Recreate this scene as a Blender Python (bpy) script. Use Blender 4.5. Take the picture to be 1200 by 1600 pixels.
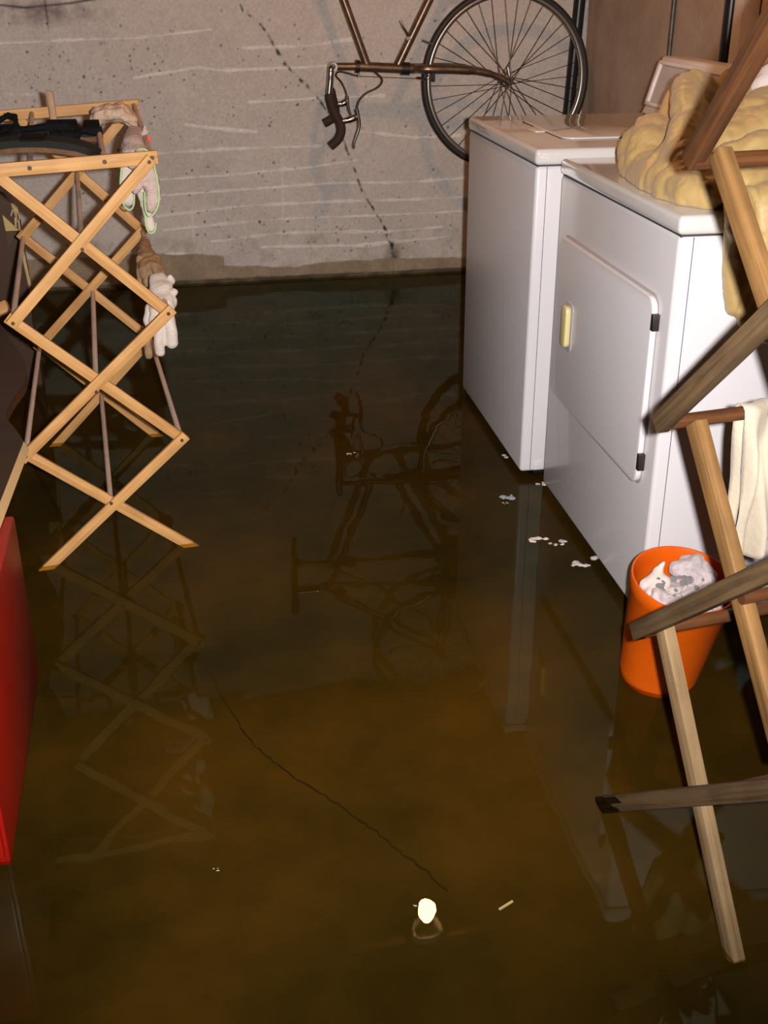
import bpy, bmesh, math, random
import numpy as np
from mathutils import Vector, Matrix, noise
random.seed(7)
R_ = math.radians
SC = bpy.context.scene
COL = SC.collection
for o in list(bpy.data.objects): bpy.data.objects.remove(o)

# ------------------------------------------------------------------ camera, light, exposure
# lengths are metres; z = 0 is the water surface while building, everything is lifted by WATER at the end
WATER = 0.010
FPX = 1754.4; PITCH = R_(25.594); YAW = R_(9.149); ROLL = R_(-0.211)
CAM = Vector((0, 0, 1.2042))
cF = Vector((math.sin(YAW)*math.cos(PITCH), math.cos(YAW)*math.cos(PITCH), -math.sin(PITCH)))
r0 = Vector((math.cos(YAW), -math.sin(YAW), 0)); u0 = r0.cross(cF)
cR = math.cos(ROLL)*r0 + math.sin(ROLL)*u0; cU = -math.sin(ROLL)*r0 + math.cos(ROLL)*u0
cd = bpy.data.cameras.new('camera'); cam = bpy.data.objects.new('camera', cd); COL.objects.link(cam)
m = Matrix((cR, cU, -cF)).transposed().to_4x4(); m.translation = CAM; cam.matrix_world = m
cd.sensor_fit = 'VERTICAL'; cd.sensor_height = 36; cd.sensor_width = 27; cd.lens = FPX*36/1600
cd.clip_start = 0.02; cd.clip_end = 50
SC.camera = cam
w = bpy.data.worlds.new('world'); SC.world = w; w.use_nodes = True
w.node_tree.nodes['Background'].inputs[0].default_value = (0.9, 0.8, 0.7, 1)
w.node_tree.nodes['Background'].inputs[1].default_value = 0.02
SC.view_settings.view_transform = 'Standard'; SC.view_settings.look = 'None'
SC.view_settings.exposure = 0.0; SC.view_settings.gamma = 1; SC.view_settings.use_curve_mapping = False
# the camera's own flash, a hand's breadth right of the lens
fl = bpy.data.lights.new('camera_flash', 'SPOT'); fl.energy = 315; fl.color = (1.0, 0.93, 0.90)
fl.spot_size = R_(100); fl.spot_blend = 1.0; fl.shadow_soft_size = 0.012
flo = bpy.data.objects.new('camera_flash', fl); COL.objects.link(flo)
flo.location = CAM + cR*0.047 + cU*0.012
FLASH_AIM = (cF + cU*0.24 - cR*0.10).normalized()
flo.rotation_euler = FLASH_AIM.to_track_quat('-Z', 'Y').to_euler()
BULB_STRENGTH = 370.0; BULB_COL = (1.0, 0.45, 0.16, 1)

# ------------------------------------------------------------------ helpers
def ray(px, py): return cF + cR*((px-600)/FPX) - cU*((py-800)/FPX)
def at_y(px, py, y):
    d = ray(px, py); return CAM + d*((y-CAM.y)/d.y)
def at_z(px, py, z=0.0):
    d = ray(px, py); return CAM + d*((z-CAM.z)/d.z)
def at_x(px, py, x):
    d = ray(px, py); return CAM + d*((x-CAM.x)/d.x)
def at_plane(px, py, P, n):
    d = ray(px, py); return CAM + d*((P-CAM).dot(n)/d.dot(n))

def tag(o, label, cat, group=None, kind=None):
    if label: o['label'] = label
    if cat: o['category'] = cat
    if group: o['group'] = group
    if kind: o['kind'] = kind
    return o
def thing(name, label, cat, loc, group=None):
    o = bpy.data.objects.new(name, None); COL.objects.link(o); o.location = loc
    o.empty_display_size = .05
    return tag(o, label, cat, group)
def wloc(o):
    v = Vector((0, 0, 0))
    while o: v = v + Vector(o.location); o = o.parent
    return v
def link_mesh(name, me, mat, parent=None, smooth=40):
    """me is in world coordinates; the object's origin goes to its base"""
    vs = np.empty(len(me.vertices)*3, 'f'); me.vertices.foreach_get('co', vs); vs = vs.reshape(-1, 3)
    if len(vs):
        lo, hi = vs.min(0), vs.max(0)
        org = Vector(((lo[0]+hi[0])/2, (lo[1]+hi[1])/2, lo[2]))
    else: org = Vector((0, 0, 0))
    o = bpy.data.objects.new(name, me); COL.objects.link(o)
    me.transform(Matrix.Translation(-org))
    if parent: o.parent = parent; o.location = org - wloc(parent)
    else: o.location = org
    if mat and not me.materials: me.materials.append(mat)
    if smooth:
        me.polygons.foreach_set('use_smooth', [True]*len(me.polygons))
        if smooth < 180: me.set_sharp_from_angle(angle=R_(smooth))
    me.update()
    return o
def obj(name, bm, mat, parent=None, smooth=40):
    me = bpy.data.meshes.new(name); bm.normal_update(); bm.to_mesh(me); bm.free()
    return link_mesh(name, me, mat, parent, smooth)
def NB():
    b = bmesh.new(); b.loops.layers.uv.new('UVMap'); return b
def merge(bm, t):
    me = bpy.data.meshes.new('t'); t.to_mesh(me); t.free(); bm.from_mesh(me); bpy.data.meshes.remove(me)
def box(bm, lo, hi, bev=0.0, seg=2):
    t = NB()
    lo = Vector(lo); hi = Vector(hi); c = (lo+hi)/2; s = hi-lo
    bmesh.ops.create_cube(t, size=1, matrix=Matrix.Translation(c) @ Matrix.Diagonal((s.x, s.y, s.z, 1)))
    if bev: bmesh.ops.bevel(t, geom=list(t.edges), offset=bev, segments=seg, profile=.5, affect='EDGES')
    merge(bm, t)
def bar(bm, p0, p1, wdt, thk, nrm, bev=.0015, offs=0.0, cut=(0, 0)):
    """straight wooden bar from p0 to p1; thickness along nrm; uv runs along the length"""
    p0 = Vector(p0); p1 = Vector(p1); a = (p1-p0); L = a.length; a.normalize()
    n = Vector(nrm); n = (n - a*n.dot(a)).normalized(); b = n.cross(a)
    t = NB(); uv = t.loops.layers.uv.active
    N = max(2, int(L/.08))
    rings = []
    for i in range(N+1):
        ring = []
        for sx, sy in ((-1, -1), (1, -1), (1, 1), (-1, 1)):
            ll = L*i/N
            if i == 0: ll += cut[0]*sx*wdt/2
            if i == N: ll += cut[1]*sx*wdt/2
            ring.append(t.verts.new(p0 + a*ll + b*(sx*wdt/2) + n*(sy*thk/2+offs)))
        rings.append(ring)
    for i in range(N):
        for k in range(4):
            t.faces.new((rings[i][k], rings[i][(k+1) % 4], rings[i+1][(k+1) % 4], rings[i+1][k]))
    t.faces.new(rings[0][::-1]); t.faces.new(rings[-1])
    if bev:
        t.normal_update()
        es = [e for e in t.edges if len(e.link_faces) == 2 and e.calc_face_angle(0) > .6]
        bmesh.ops.bevel(t, geom=es, offset=bev, segments=2, profile=.5, affect='EDGES')
    for f in t.faces:
        for l in f.loops:
            d = l.vert.co-p0; l[uv].uv = (d.dot(a), d.dot(b)+d.dot(n)*.7)
    merge(bm, t)
def tube(bm, pts, r, seg=12, cap=True, closed=False):
    pts = [Vector(p) for p in pts]; n = len(pts)
    rr = r if hasattr(r, '__len__') else [r]*n
    t = NB(); uv = t.loops.layers.uv.active
    T = []
    for i in range(n):
        if closed: d = pts[(i+1) % n]-pts[i-1]
        else: d = pts[min(i+1, n-1)]-pts[max(i-1, 0)]
        T.append(d.normalized())
    up = Vector((0, 0, 1)) if abs(T[0].z) < .9 else Vector((1, 0, 0))
    N0 = (up - T[0]*up.dot(T[0])).normalized(); rings = []; L = 0
    Ls = []
    for i in range(n):
        if i: N0 = (N0 - T[i]*N0.dot(T[i])).normalized(); L += (pts[i]-pts[i-1]).length
        B = T[i].cross(N0); Ls.append(L)
        rings.append([t.verts.new(pts[i] + (N0*math.cos(2*math.pi*k/seg)+B*math.sin(2*math.pi*k/seg))*rr[i]) for k in range(seg)])
    for i in range(n if closed else n-1):
        j = (i+1) % n
        for k in range(seg):
            f = t.faces.new((rings[i][k], rings[i][(k+1) % seg], rings[j][(k+1) % seg], rings[j][k]))
            for l, (ii, kk) in zip(f.loops, ((i, k), (i, k+1), (j, k+1), (j, k))):
                l[uv].uv = (Ls[ii], kk*rr[0]*6.28/seg)
    if cap and not closed: t.faces.new(rings[0][::-1]); t.faces.new(rings[-1])
    bmesh.ops.recalc_face_normals(t, faces=list(t.faces))
    merge(bm, t)
def spline(pts, n=8):
    pts = [Vector(p) for p in pts]; out = []
    P = [pts[0]*2-pts[1]] + pts + [pts[-1]*2-pts[-2]]
    for i in range(1, len(P)-2):
        for k in range(n):
            t = k/n; a, b, c, d = P[i-1], P[i], P[i+1], P[i+2]
            out.append(.5*((2*b)+(c-a)*t+(2*a-5*b+4*c-d)*t*t+(3*b-a-3*c+d)*t**3))
    out.append(pts[-1]); return out
def lathe(bm, prof, org, axis=(0, 0, 1), seg=40, closed=False):
    """prof: list of (radius, height) turned about axis at org"""
    ax = Vector(axis).normalized(); q = Vector((0, 0, 1)).rotation_difference(ax); org = Vector(org)
    t = NB(); rings = []
    for r, h in prof:
        if r < 1e-6: rings.append([t.verts.new(org + ax*h)])
        else: rings.append([t.verts.new(org + q @ Vector((r*math.cos(2*math.pi*k/seg), r*math.sin(2*math.pi*k/seg), h))) for k in range(seg)])
    prs = list(zip(rings[:-1], rings[1:]))
    if closed: prs.append((rings[-1], rings[0]))
    for a, b in prs:
        for k in range(seg):
            k2 = (k+1) % seg
            if len(a) == 1 and len(b) == 1: continue
            if len(a) == 1: t.faces.new((a[0], b[k2], b[k]))
            elif len(b) == 1: t.faces.new((a[k], a[k2], b[0]))
            else: t.faces.new((a[k], a[k2], b[k2], b[k]))
    bmesh.ops.recalc_face_normals(t, faces=list(t.faces))
    merge(bm, t)
def prism(bm, outline, h, axis='z', bev=0):
    """outline: 3d points in a plane, extruded by vector h"""
    t = NB(); vs = [t.verts.new(Vector(p)) for p in outline]; f = t.faces.new(vs)
    r = bmesh.ops.extrude_face_region(t, geom=[f])
    bmesh.ops.translate(t, verts=[v for v in r['geom'] if isinstance(v, bmesh.types.BMVert)], vec=Vector(h))
    bmesh.ops.recalc_face_normals(t, faces=list(t.faces))
    if bev:
        es = [e for e in t.edges if e.calc_face_angle(0) > .9]
        bmesh.ops.bevel(t, geom=es, offset=bev, segments=2, profile=.5, affect='EDGES')
    merge(bm, t)
def blob_mesh(chains, voxel=.004, smooth=4, disp=None):
    """one continuous skin around chains of (point, radius) or (point, (rx,ry,rz))"""
    bm = bmesh.new()
    for ch in chains:
        pts = [Vector(c[0]) for c in ch]; rs = [c[1] for c in ch]
        for i in range(len(pts)):
            j = min(i+1, len(pts)-1)
            ra = rs[i] if hasattr(rs[i], '__len__') else (rs[i],)*3
            rb = rs[j] if hasattr(rs[j], '__len__') else (rs[j],)*3
            n = max(1, int((pts[j]-pts[i]).length/(min(ra)*.45)))
            for k in range(n if j != i else 1):
                t = k/n; p = pts[i].lerp(pts[j], t); r = [ra[q]*(1-t)+rb[q]*t for q in range(3)]
                bmesh.ops.create_icosphere(bm, subdivisions=2, radius=1, matrix=Matrix.Translation(p) @ Matrix.Diagonal((*r, 1)))
    me = bpy.data.meshes.new('blob'); bm.to_mesh(me); bm.free()
    o = bpy.data.objects.new('blob', me); COL.objects.link(o)
    md = o.modifiers.new('r', 'REMESH'); md.mode = 'VOXEL'; md.voxel_size = voxel
    ms = o.modifiers.new('s', 'SMOOTH'); ms.iterations = smooth; ms.factor = .5
    dg = bpy.context.evaluated_depsgraph_get(); dg.update()
    out = bpy.data.meshes.new_from_object(o.evaluated_get(dg))
    bpy.data.objects.remove(o); bpy.data.meshes.remove(me)
    if disp:
        out.update(); ns = [v.normal.copy() for v in out.vertices]
        for v, n in zip(out.vertices, ns): v.co += n*disp(v.co)
    return out

# ------------------------------------------------------------------ materials
def mat(name, col, rough=.6, metal=0, spec=.5, bump=0, bscale=80, var=0, vscale=6, col2=None, coat=0, sheen=0):
    m = bpy.data.materials.new(name); m.use_nodes = True; nt = m.node_tree; b = nt.nodes['Principled BSDF']
    b.inputs['Base Color'].default_value = (*col, 1); b.inputs['Roughness'].default_value = rough
    b.inputs['Metallic'].default_value = metal; b.inputs['Specular IOR Level'].default_value = spec
    b.inputs['Coat Weight'].default_value = coat; b.inputs['Sheen Weight'].default_value = sheen
    tc = nt.nodes.new('ShaderNodeTexCoord')
    if var or col2:
        n = nt.nodes.new('ShaderNodeTexNoise'); n.inputs['Scale'].default_value = vscale; n.inputs['Detail'].default_value = 6
        n.inputs['Roughness'].default_value = .65
        nt.links.new(tc.outputs['Object'], n.inputs['Vector'])
        r = nt.nodes.new('ShaderNodeValToRGB'); r.color_ramp.elements[0].position = .35; r.color_ramp.elements[1].position = .68
        c2 = col2 or tuple(c*(1-var) for c in col)
        r.color_ramp.elements[0].color = (*c2, 1); r.color_ramp.elements[1].color = (*col, 1)
        nt.links.new(n.outputs['Fac'], r.inputs['Fac']); nt.links.new(r.outputs['Color'], b.inputs['Base Color'])
    if bump:
        n2 = nt.nodes.new('ShaderNodeTexNoise'); n2.inputs['Scale'].default_value = bscale; n2.inputs['Detail'].default_value = 5
        nt.links.new(tc.outputs['Object'], n2.inputs['Vector'])
        bp = nt.nodes.new('ShaderNodeBump'); bp.inputs['Strength'].default_value = bump; bp.inputs['Distance'].default_value = .004
        nt.links.new(n2.outputs['Fac'], bp.inputs['Height']); nt.links.new(bp.outputs['Normal'], b.inputs['Normal'])
    return m
def wood(name, c1, c2, rough=.55, scale=1.0, knots=True):
    m = bpy.data.materials.new(name); m.use_nodes = True; nt = m.node_tree; b = nt.nodes['Principled BSDF']
    b.inputs['Roughness'].default_value = rough; b.inputs['Specular IOR Level'].default_value = .3
    uv = nt.nodes.new('ShaderNodeUVMap'); oi = nt.nodes.new('ShaderNodeObjectInfo')
    ad = nt.nodes.new('ShaderNodeVectorMath'); ad.operation = 'ADD'
    mu = nt.nodes.new('ShaderNodeMath'); mu.operation = 'MULTIPLY'; mu.inputs[1].default_value = 37
    nt.links.new(oi.outputs['Random'], mu.inputs[0]); nt.links.new(uv.outputs['UV'], ad.inputs[0]); nt.links.new(mu.outputs[0], ad.inputs[1])
    mp = nt.nodes.new('ShaderNodeMapping'); mp.inputs['Scale'].default_value = (6*scale, 130*scale, 1)
    nt.links.new(ad.outputs[0], mp.inputs['Vector'])
    n = nt.nodes.new('ShaderNodeTexNoise'); n.inputs['Scale'].default_value = 1; n.inputs['Detail'].default_value = 5; n.inputs['Distortion'].default_value = .6
    nt.links.new(mp.outputs[0], n.inputs['Vector'])
    n3 = nt.nodes.new('ShaderNodeTexNoise'); n3.inputs['Scale'].default_value = 14*scale; n3.inputs['Detail'].default_value = 3
    nt.links.new(ad.outputs[0], n3.inputs['Vector'])
    mx = nt.nodes.new('ShaderNodeMath'); mx.operation = 'MULTIPLY_ADD'; mx.inputs[1].default_value = .6
    nt.links.new(n.outputs['Fac'], mx.inputs[0])
    m4 = nt.nodes.new('ShaderNodeMath'); m4.operation = 'MULTIPLY'; m4.inputs[1].default_value = .4
    nt.links.new(n3.outputs['Fac'], m4.inputs[0]); nt.links.new(m4.outputs[0], mx.inputs[2])
    r = nt.nodes.new('ShaderNodeValToRGB'); r.color_ramp.elements[0].position = .36; r.color_ramp.elements[1].position = .62
    r.color_ramp.elements[0].color = (*c2, 1); r.color_ramp.elements[1].color = (*c1, 1)
    nt.links.new(mx.outputs[0], r.inputs['Fac']); nt.links.new(r.outputs['Color'], b.inputs['Base Color'])
    bp = nt.nodes.new('ShaderNodeBump'); bp.inputs['Strength'].default_value = .25; bp.inputs['Distance'].default_value = .002
    nt.links.new(n.outputs['Fac'], bp.inputs['Height']); nt.links.new(bp.outputs['Normal'], b.inputs['Normal'])
    return m
def emit(name, col, s):
    m = bpy.data.materials.new(name); m.use_nodes = True; nt = m.node_tree; nt.nodes.clear()
    e = nt.nodes.new('ShaderNodeEmission'); e.inputs[0].default_value = col; e.inputs[1].default_value = s
    o = nt.nodes.new('ShaderNodeOutputMaterial'); nt.links.new(e.outputs[0], o.inputs[0]); return m

M = dict(
    pine=wood('pine', (.66, .36, .13), (.45, .225, .07)),
    dowel=wood('grey_dowel', (.66, .50, .40), (.46, .34, .27)),
    oldwood=wood('weathered_wood', (.125, .078, .038), (.055, .034, .017), rough=.6),
    redwood=wood('reddish_worn_wood', (.10, .040, .014), (.045, .019, .009), rough=.5),
    palewood=wood('pale_worn_wood', (.25, .132, .045), (.12, .062, .021), rough=.6),
    lightwood=wood('light_worn_wood', (.33, .225, .115), (.19, .12, .055), rough=.6),
    darkwood=wood('dark_dowel', (.12, .045, .016), (.05, .019, .007), rough=.5),
    ply=wood('plywood_edge', (.85, .62, .32), (.60, .38, .15), scale=1.6),
    veneer=wood('dark_veneer', (.085, .046, .026), (.028, .016, .011), rough=.5, scale=.6),
    joist=wood('joist_wood', (.14, .075, .032), (.07, .036, .016), rough=.8, scale=.3),
    enamel=mat('white_enamel', (.74, .725, .75), .3, spec=.5, bump=.05, bscale=350, coat=.15),
    enamel_top=mat('white_enamel_top', (.74, .72, .70), .14, spec=.6, coat=.6),
    almond=mat('almond_plastic', (.72, .62, .30), .35),
    seam=mat('dark_seam', (.05, .045, .045), .7),
    black=mat('black_base', (.008, .008, .008), .6, spec=.2),
    console=mat('console_grey', (.50, .47, .47), .35, var=.1),
    chrome=mat('dull_chrome', (.55, .53, .50), .25, metal=1, var=.3, vscale=40),
    darkmetal=mat('dark_metal', (.06, .05, .045), .4, metal=.7),
    frame=mat('bronze_frame', (.30, .205, .135), .32, metal=.75, spec=.6, coat=.2, var=.45, vscale=30),
    rubber=mat('tyre_rubber', (.022, .019, .017), .55),
    rim=mat('alloy_rim', (.36, .34, .30), .35, metal=.9),
    tape=mat('brown_bar_tape', (.045, .022, .016), .75, bump=.5, bscale=160),
    cable=mat('brown_cable', (.06, .03, .02), .5),
    orange=mat('orange_plastic', (.78, .120, .004), .33, spec=.5, var=.12, vscale=12),
    red=mat('red_paint', (.40, .008, .004), .35, spec=.5, var=.25, vscale=5),
    redbright=mat('red_paint_edge', (.40, .010, .006), .3),
    lint=mat('lint_fluff', (.72, .62, .62), .95, bump=1, bscale=120, col2=(.46, .40, .41), vscale=30, sheen=.3),
    foil=mat('crinkled_plastic', (.78, .75, .77), .25, spec=1, bump=1, bscale=160, var=.25, vscale=80),
    tissue=mat('white_tissue', (.74, .64, .60), .9, bump=.6, bscale=60),
    cream=mat('cream_cotton', (.50, .435, .33), .9, bump=.35, bscale=90, var=.12, vscale=12, sheen=.2),
    glove=mat('white_cotton_glove', (.72, .62, .54), .95, bump=.7, bscale=260, var=.22, vscale=22, sheen=.2),
    glovepink=mat('pinkish_knit_glove', (.62, .47, .42), .95, bump=1, bscale=240, var=.25, vscale=30),
    tan=mat('tan_leather_glove', (.42, .26, .13), .8, bump=.8, bscale=90, var=.4, vscale=25),
    green=mat('light_green_binding', (.40, .60, .27), .9, bump=.5, bscale=200),
    redtag=mat('red_tag', (.65, .06, .03), .7),
    blackcloth=mat('black_strap', (.0045, .0045, .005), .8, spec=.12, bump=.8, bscale=90),
    solegrey=mat('dark_grey_sole', (.010, .011, .009), .7, spec=.2, bump=.4, bscale=200),
    solebrown=mat('brown_cork', (.16, .075, .035), .85, bump=.7, bscale=150, var=.35, vscale=60),
    yellow=mat('yellow_nylon', (.58, .40, .155), .5, bump=.5, bscale=32, var=.14, vscale=9, sheen=.15),
    pipe_black=mat('black_pipe', (.012, .012, .014), .35),
    pipe_grey=mat('grey_conduit', (.16, .14, .12), .45, metal=.4, var=.5, vscale=30),
    post=mat('pale_post', (.80, .70, .64), .8, var=.2),
    porcelain=mat('porcelain', (.75, .70, .62), .25),
    lathwood=wood('dull_lath', (.46, .27, .15), (.26, .15, .085)),
    bluelint=mat('bluish_lint', (.34, .40, .47), .95, bump=1, bscale=150),
    splinter=wood('splintered_wood', (.62, .46, .22), (.35, .22, .09)),
)
# cloth with softer wrinkle bump
def ridged_wall():
    m = bpy.data.materials.new('painted_concrete'); m.use_nodes = True; nt = m.node_tree; b = nt.nodes['Principled BSDF']
    a = nt.nodes.new('ShaderNodeVertexColor'); a.layer_name = 'paint'
    n = nt.nodes.new('ShaderNodeTexNoise'); n.inputs['Scale'].default_value = 90; n.inputs['Detail'].default_value = 8; n.inputs['Roughness'].default_value = .7
    tc = nt.nodes.new('ShaderNodeTexCoord'); nt.links.new(tc.outputs['Object'], n.inputs['Vector'])
    r = nt.nodes.new('ShaderNodeValToRGB'); r.color_ramp.elements[0].position = .3; r.color_ramp.elements[1].position = .7
    r.color_ramp.elements[0].color = (.80, .80, .80, 1); r.color_ramp.elements[1].color = (1.12, 1.12, 1.12, 1)
    nt.links.new(n.outputs['Fac'], r.inputs['Fac'])
    mx = nt.nodes.new('ShaderNodeMix'); mx.data_type = 'RGBA'; mx.blend_type = 'MULTIPLY'; mx.inputs['Factor'].default_value = 1
    nt.links.new(a.outputs['Color'], mx.inputs[6]); nt.links.new(r.outputs['Color'], mx.inputs[7])
    nt.links.new(mx.outputs[2], b.inputs['Base Color']); b.inputs['Roughness'].default_value = .8; b.inputs['Specular IOR Level'].default_value = .25
    bp = nt.nodes.new('ShaderNodeBump'); bp.inputs['Strength'].default_value = .35; bp.inputs['Distance'].default_value = .004
    nt.links.new(n.outputs['Fac'], bp.inputs['Height']); nt.links.new(bp.outputs['Normal'], b.inputs['Normal'])
    return m
M['wall'] = ridged_wall()
M['sidewall'] = mat('brown_side_wall', (.60, .45, .34), .85, bump=.5, bscale=60, col2=(.42, .30, .22), vscale=3)
M['plainwall'] = mat('plain_wall', (.35, .30, .26), .9, var=.2)
def floor_mat():
    m = bpy.data.materials.new('silty_concrete'); m.use_nodes = True; nt = m.node_tree; b = nt.nodes['Principled BSDF']
    tc = nt.nodes.new('ShaderNodeTexCoord')
    n = nt.nodes.new('ShaderNodeTexNoise'); n.inputs['Scale'].default_value = 2.2; n.inputs['Detail'].default_value = 9; n.inputs['Roughness'].default_value = .62
    nt.links.new(tc.outputs['Object'], n.inputs['Vector'])
    r = nt.nodes.new('ShaderNodeValToRGB'); e = r.color_ramp.elements
    e[0].position = .33; e[0].color = (.032, .028, .014, 1); e[1].position = .72; e[1].color = (.125, .076, .028, 1)
    e.new(.52).color = (.070, .050, .022, 1)
    nt.links.new(n.outputs['Fac'], r.inputs['Fac']); nt.links.new(r.outputs['Color'], b.inputs['Base Color'])
    b.inputs['Roughness'].default_value = .95; b.inputs['Specular IOR Level'].default_value = 0
    return m
M['floor'] = floor_mat()
def water_mat():
    m = bpy.data.materials.new('murky_water'); m.use_nodes = True; nt = m.node_tree; nt.nodes.clear()
    def N(k): return nt.nodes.new('ShaderNode'+k)
    def MA(op, a, b=None, c=None):
        n = N('Math'); n.operation = op
        for i_, v in enumerate((a, b, c)):
            if v is None: continue
            if isinstance(v, (int, float)): n.inputs[i_].default_value = v
            else: nt.links.new(v, n.inputs[i_])
        return n.outputs[0]
    o = N('OutputMaterial'); mx = N('MixShader'); t = N('BsdfTransparent'); g = N('BsdfGlossy')
    g.inputs['Roughness'].default_value = .0; g.inputs[0].default_value = (.62, .90, .78, 1)
    geo = N('NewGeometry'); dp = N('VectorMath'); dp.operation = 'DOT_PRODUCT'
    nt.links.new(geo.outputs['Incoming'], dp.inputs[0]); nt.links.new(geo.outputs['True Normal'], dp.inputs[1])
    c = MA('ABSOLUTE', dp.outputs['Value'])
    fr = MA('MULTIPLY_ADD', MA('POWER', MA('SUBTRACT', 1.0, c), 5.0), .36, .017)
    ct = MA('SQRT', MA('SUBTRACT', 1.0, MA('DIVIDE', MA('SUBTRACT', 1.0, MA('MULTIPLY', c, c)), 1.77)))
    inv = MA('DIVIDE', 1.0, ct); cc = N('CombineColor')
    for i_, v in enumerate((.80, .72, .42)): nt.links.new(MA('POWER', v, inv), cc.inputs[i_])
    nt.links.new(cc.outputs[0], t.inputs[0])
    tc = N('TexCoord'); n = N('TexNoise'); n.inputs['Scale'].default_value = 9; n.inputs['Detail'].default_value = 1.5
    nt.links.new(tc.outputs['Object'], n.inputs['Vector'])
    bp = N('Bump'); bp.inputs['Strength'].default_value = .5; bp.inputs['Distance'].default_value = .0009
    nt.links.new(n.outputs['Fac'], bp.inputs['Height']); nt.links.new(bp.outputs['Normal'], g.inputs['Normal'])
    nt.links.new(fr, mx.inputs[0]); nt.links.new(t.outputs[0], mx.inputs[1]); nt.links.new(g.outputs[0], mx.inputs[2])
    nt.links.new(mx.outputs[0], o.inputs[0]); return m
M['water'] = water_mat()

# ------------------------------------------------------------------ the setting
XL, XR, YN, CEIL = -2.0, 1.66, -1.3, 2.28
def WY(x): return 4.877 + .0224*x
def back_wall():
    st = .0036
    xs = np.concatenate([np.arange(XL, -.95, .05), np.arange(-.95, XR, st), [XR]])
    zs = np.concatenate([np.arange(-WATER, 1.2, st), np.arange(1.2, CEIL, .05), [CEIL]])
    X, Z = np.meshgrid(xs, zs); nx, nz = len(xs), len(zs)
    base = np.zeros(X.shape+(3,)); base[:] = (.72, .655, .60)
    D = np.zeros(X.shape)
    rng = np.random.default_rng(3)
    def vnoise(sx, sz, seed):
        r = np.random.default_rng(seed); gx = int(4.2/sx)+4; gz = int(2.8/sz)+4
        g = r.random((gz, gx)); u = (X-XL)/sx; v = (Z+WATER)/sz
        i = u.astype(int); j = v.astype(int); fu = u-i; fv = v-j; fu = fu*fu*(3-2*fu); fv = fv*fv*(3-2*fv)
        return (g[j, i]*(1-fu)+g[j, i+1]*fu)*(1-fv)+(g[j+1, i]*(1-fu)+g[j+1, i+1]*fu)*fv
    def fb(s, seed): return (vnoise(s, s, seed)+.5*vnoise(s/2.1, s/2.1, seed+1)+.25*vnoise(s/4.3, s/4.3, seed+2))/1.75
    def wp(px, py):
        p = at_plane(px, py, Vector((0, 4.877, 0)), Vector((-.0224, 1, 0))); return np.array((p.x, p.z))
    def dist(pts):
        P = [wp(*q) for q in pts]; d = np.full(X.shape, 9.); along = np.zeros(X.shape); L = 0
        for a, b in zip(P[:-1], P[1:]):
            ab = b-a; l2 = ab@ab; t = np.clip(((X-a[0])*ab[0]+(Z-a[1])*ab[1])/l2, 0, 1)
            dd = np.hypot(X-a[0]-t*ab[0], Z-a[1]-t*ab[1]); m_ = dd < d; d[m_] = dd[m_]; along[m_] = (L+t*math.sqrt(l2))[m_]; L += math.sqrt(l2)
        return d, along
    warp = (fb(.07, 21)-.5)*.012
    base *= (1+.16*(fb(.25, 5)-.5)+.12*(fb(.03, 9)-.5))[..., None]
    # bluish grey damp streaks in the paint
    s = np.clip(vnoise(.11, .6, 31)*1.6-.95, 0, 1)*np.clip(fb(.12, 33)*2-.6, 0, 1)
    base = base*(1-.35*s[..., None])+np.array((.36, .37, .40))*(.35*s[..., None])
    # trowel ridges left by the form boards; whitening is bloom plus painted-in caught light
    RL = [[(0, 68), (120, 62), (210, 60), (330, 46)], [(210, 122), (310, 105), (345, 110), (460, 106), (600, 98)],
          [(390, 160), (520, 152), (600, 150)], [(12, 147), (60, 148)], [(380, 75), (480, 72), (560, 60)],
          [(245, 240), (350, 233), (500, 228)], [(250, 281), (340, 275), (480, 262), (560, 250)],
          [(248, 306), (330, 300), (520, 286), (640, 285), (725, 278)], [(245, 338), (380, 322), (520, 315), (640, 312), (728, 308)],
          [(255, 360), (330, 352), (440, 342), (560, 338), (725, 330)], [(330, 378), (430, 365), (520, 362), (600, 362), (690, 355)],
          [(410, 386), (560, 384), (620, 378), (700, 370)], [(255, 398), (300, 396)], [(560, 205), (650, 215), (720, 212)],
          [(290, 195), (330, 200), (400, 206)], [(300, 330), (303, 380)], [(440, 250), (442, 330), (436, 395)]]
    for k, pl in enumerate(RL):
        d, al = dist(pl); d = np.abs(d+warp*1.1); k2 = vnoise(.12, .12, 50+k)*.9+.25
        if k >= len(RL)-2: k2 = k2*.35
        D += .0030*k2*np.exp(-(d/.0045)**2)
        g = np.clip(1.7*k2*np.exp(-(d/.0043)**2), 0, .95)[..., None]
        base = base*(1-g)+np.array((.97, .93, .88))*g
    # blotch and joint at the top left corner
    d, _ = dist([(0, 8), (40, 12), (110, 5), (160, -4)])
    g = np.clip(np.exp(-(np.abs(d+warp*.3)/.0045)**2), 0, 1)*.9
    base *= (1-g)[..., None]
    c = wp(60, 18); rr = np.hypot((X-c[0])/.28, (Z-c[1])/.055)
    g = np.clip(1.15-rr, 0, 1)*np.clip(fb(.04, 61)*2.2-.75, 0, 1)
    base = base*(1-.8*g[..., None])+np.array((.17, .11, .13))*.8*g[..., None]
    d, _ = dist([(70, 0), (75, 40), (80, 130)]); g = (.55*np.exp(-(np.abs(d)/.004)**2))*np.clip((Z-wp(70, 45)[1])*30+.45, .12, 1); base *= (1-g)[..., None]
    # the long crack
    CR = [(372, 0), (381, 20), (400, 30), (420, 55), (432, 78), (445, 100), (462, 118), (486, 140), (505, 165), (530, 205), (545, 242),
          (556, 270), (566, 300), (578, 318), (592, 340), (604, 362), (612, 380), (618, 400), (617, 430)]
    d, al = dist(CR); d = np.abs(d + warp*.6)
    brk = np.clip(vnoise(.014, .014, 71)*3.2-1.1, .06, 1)
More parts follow.
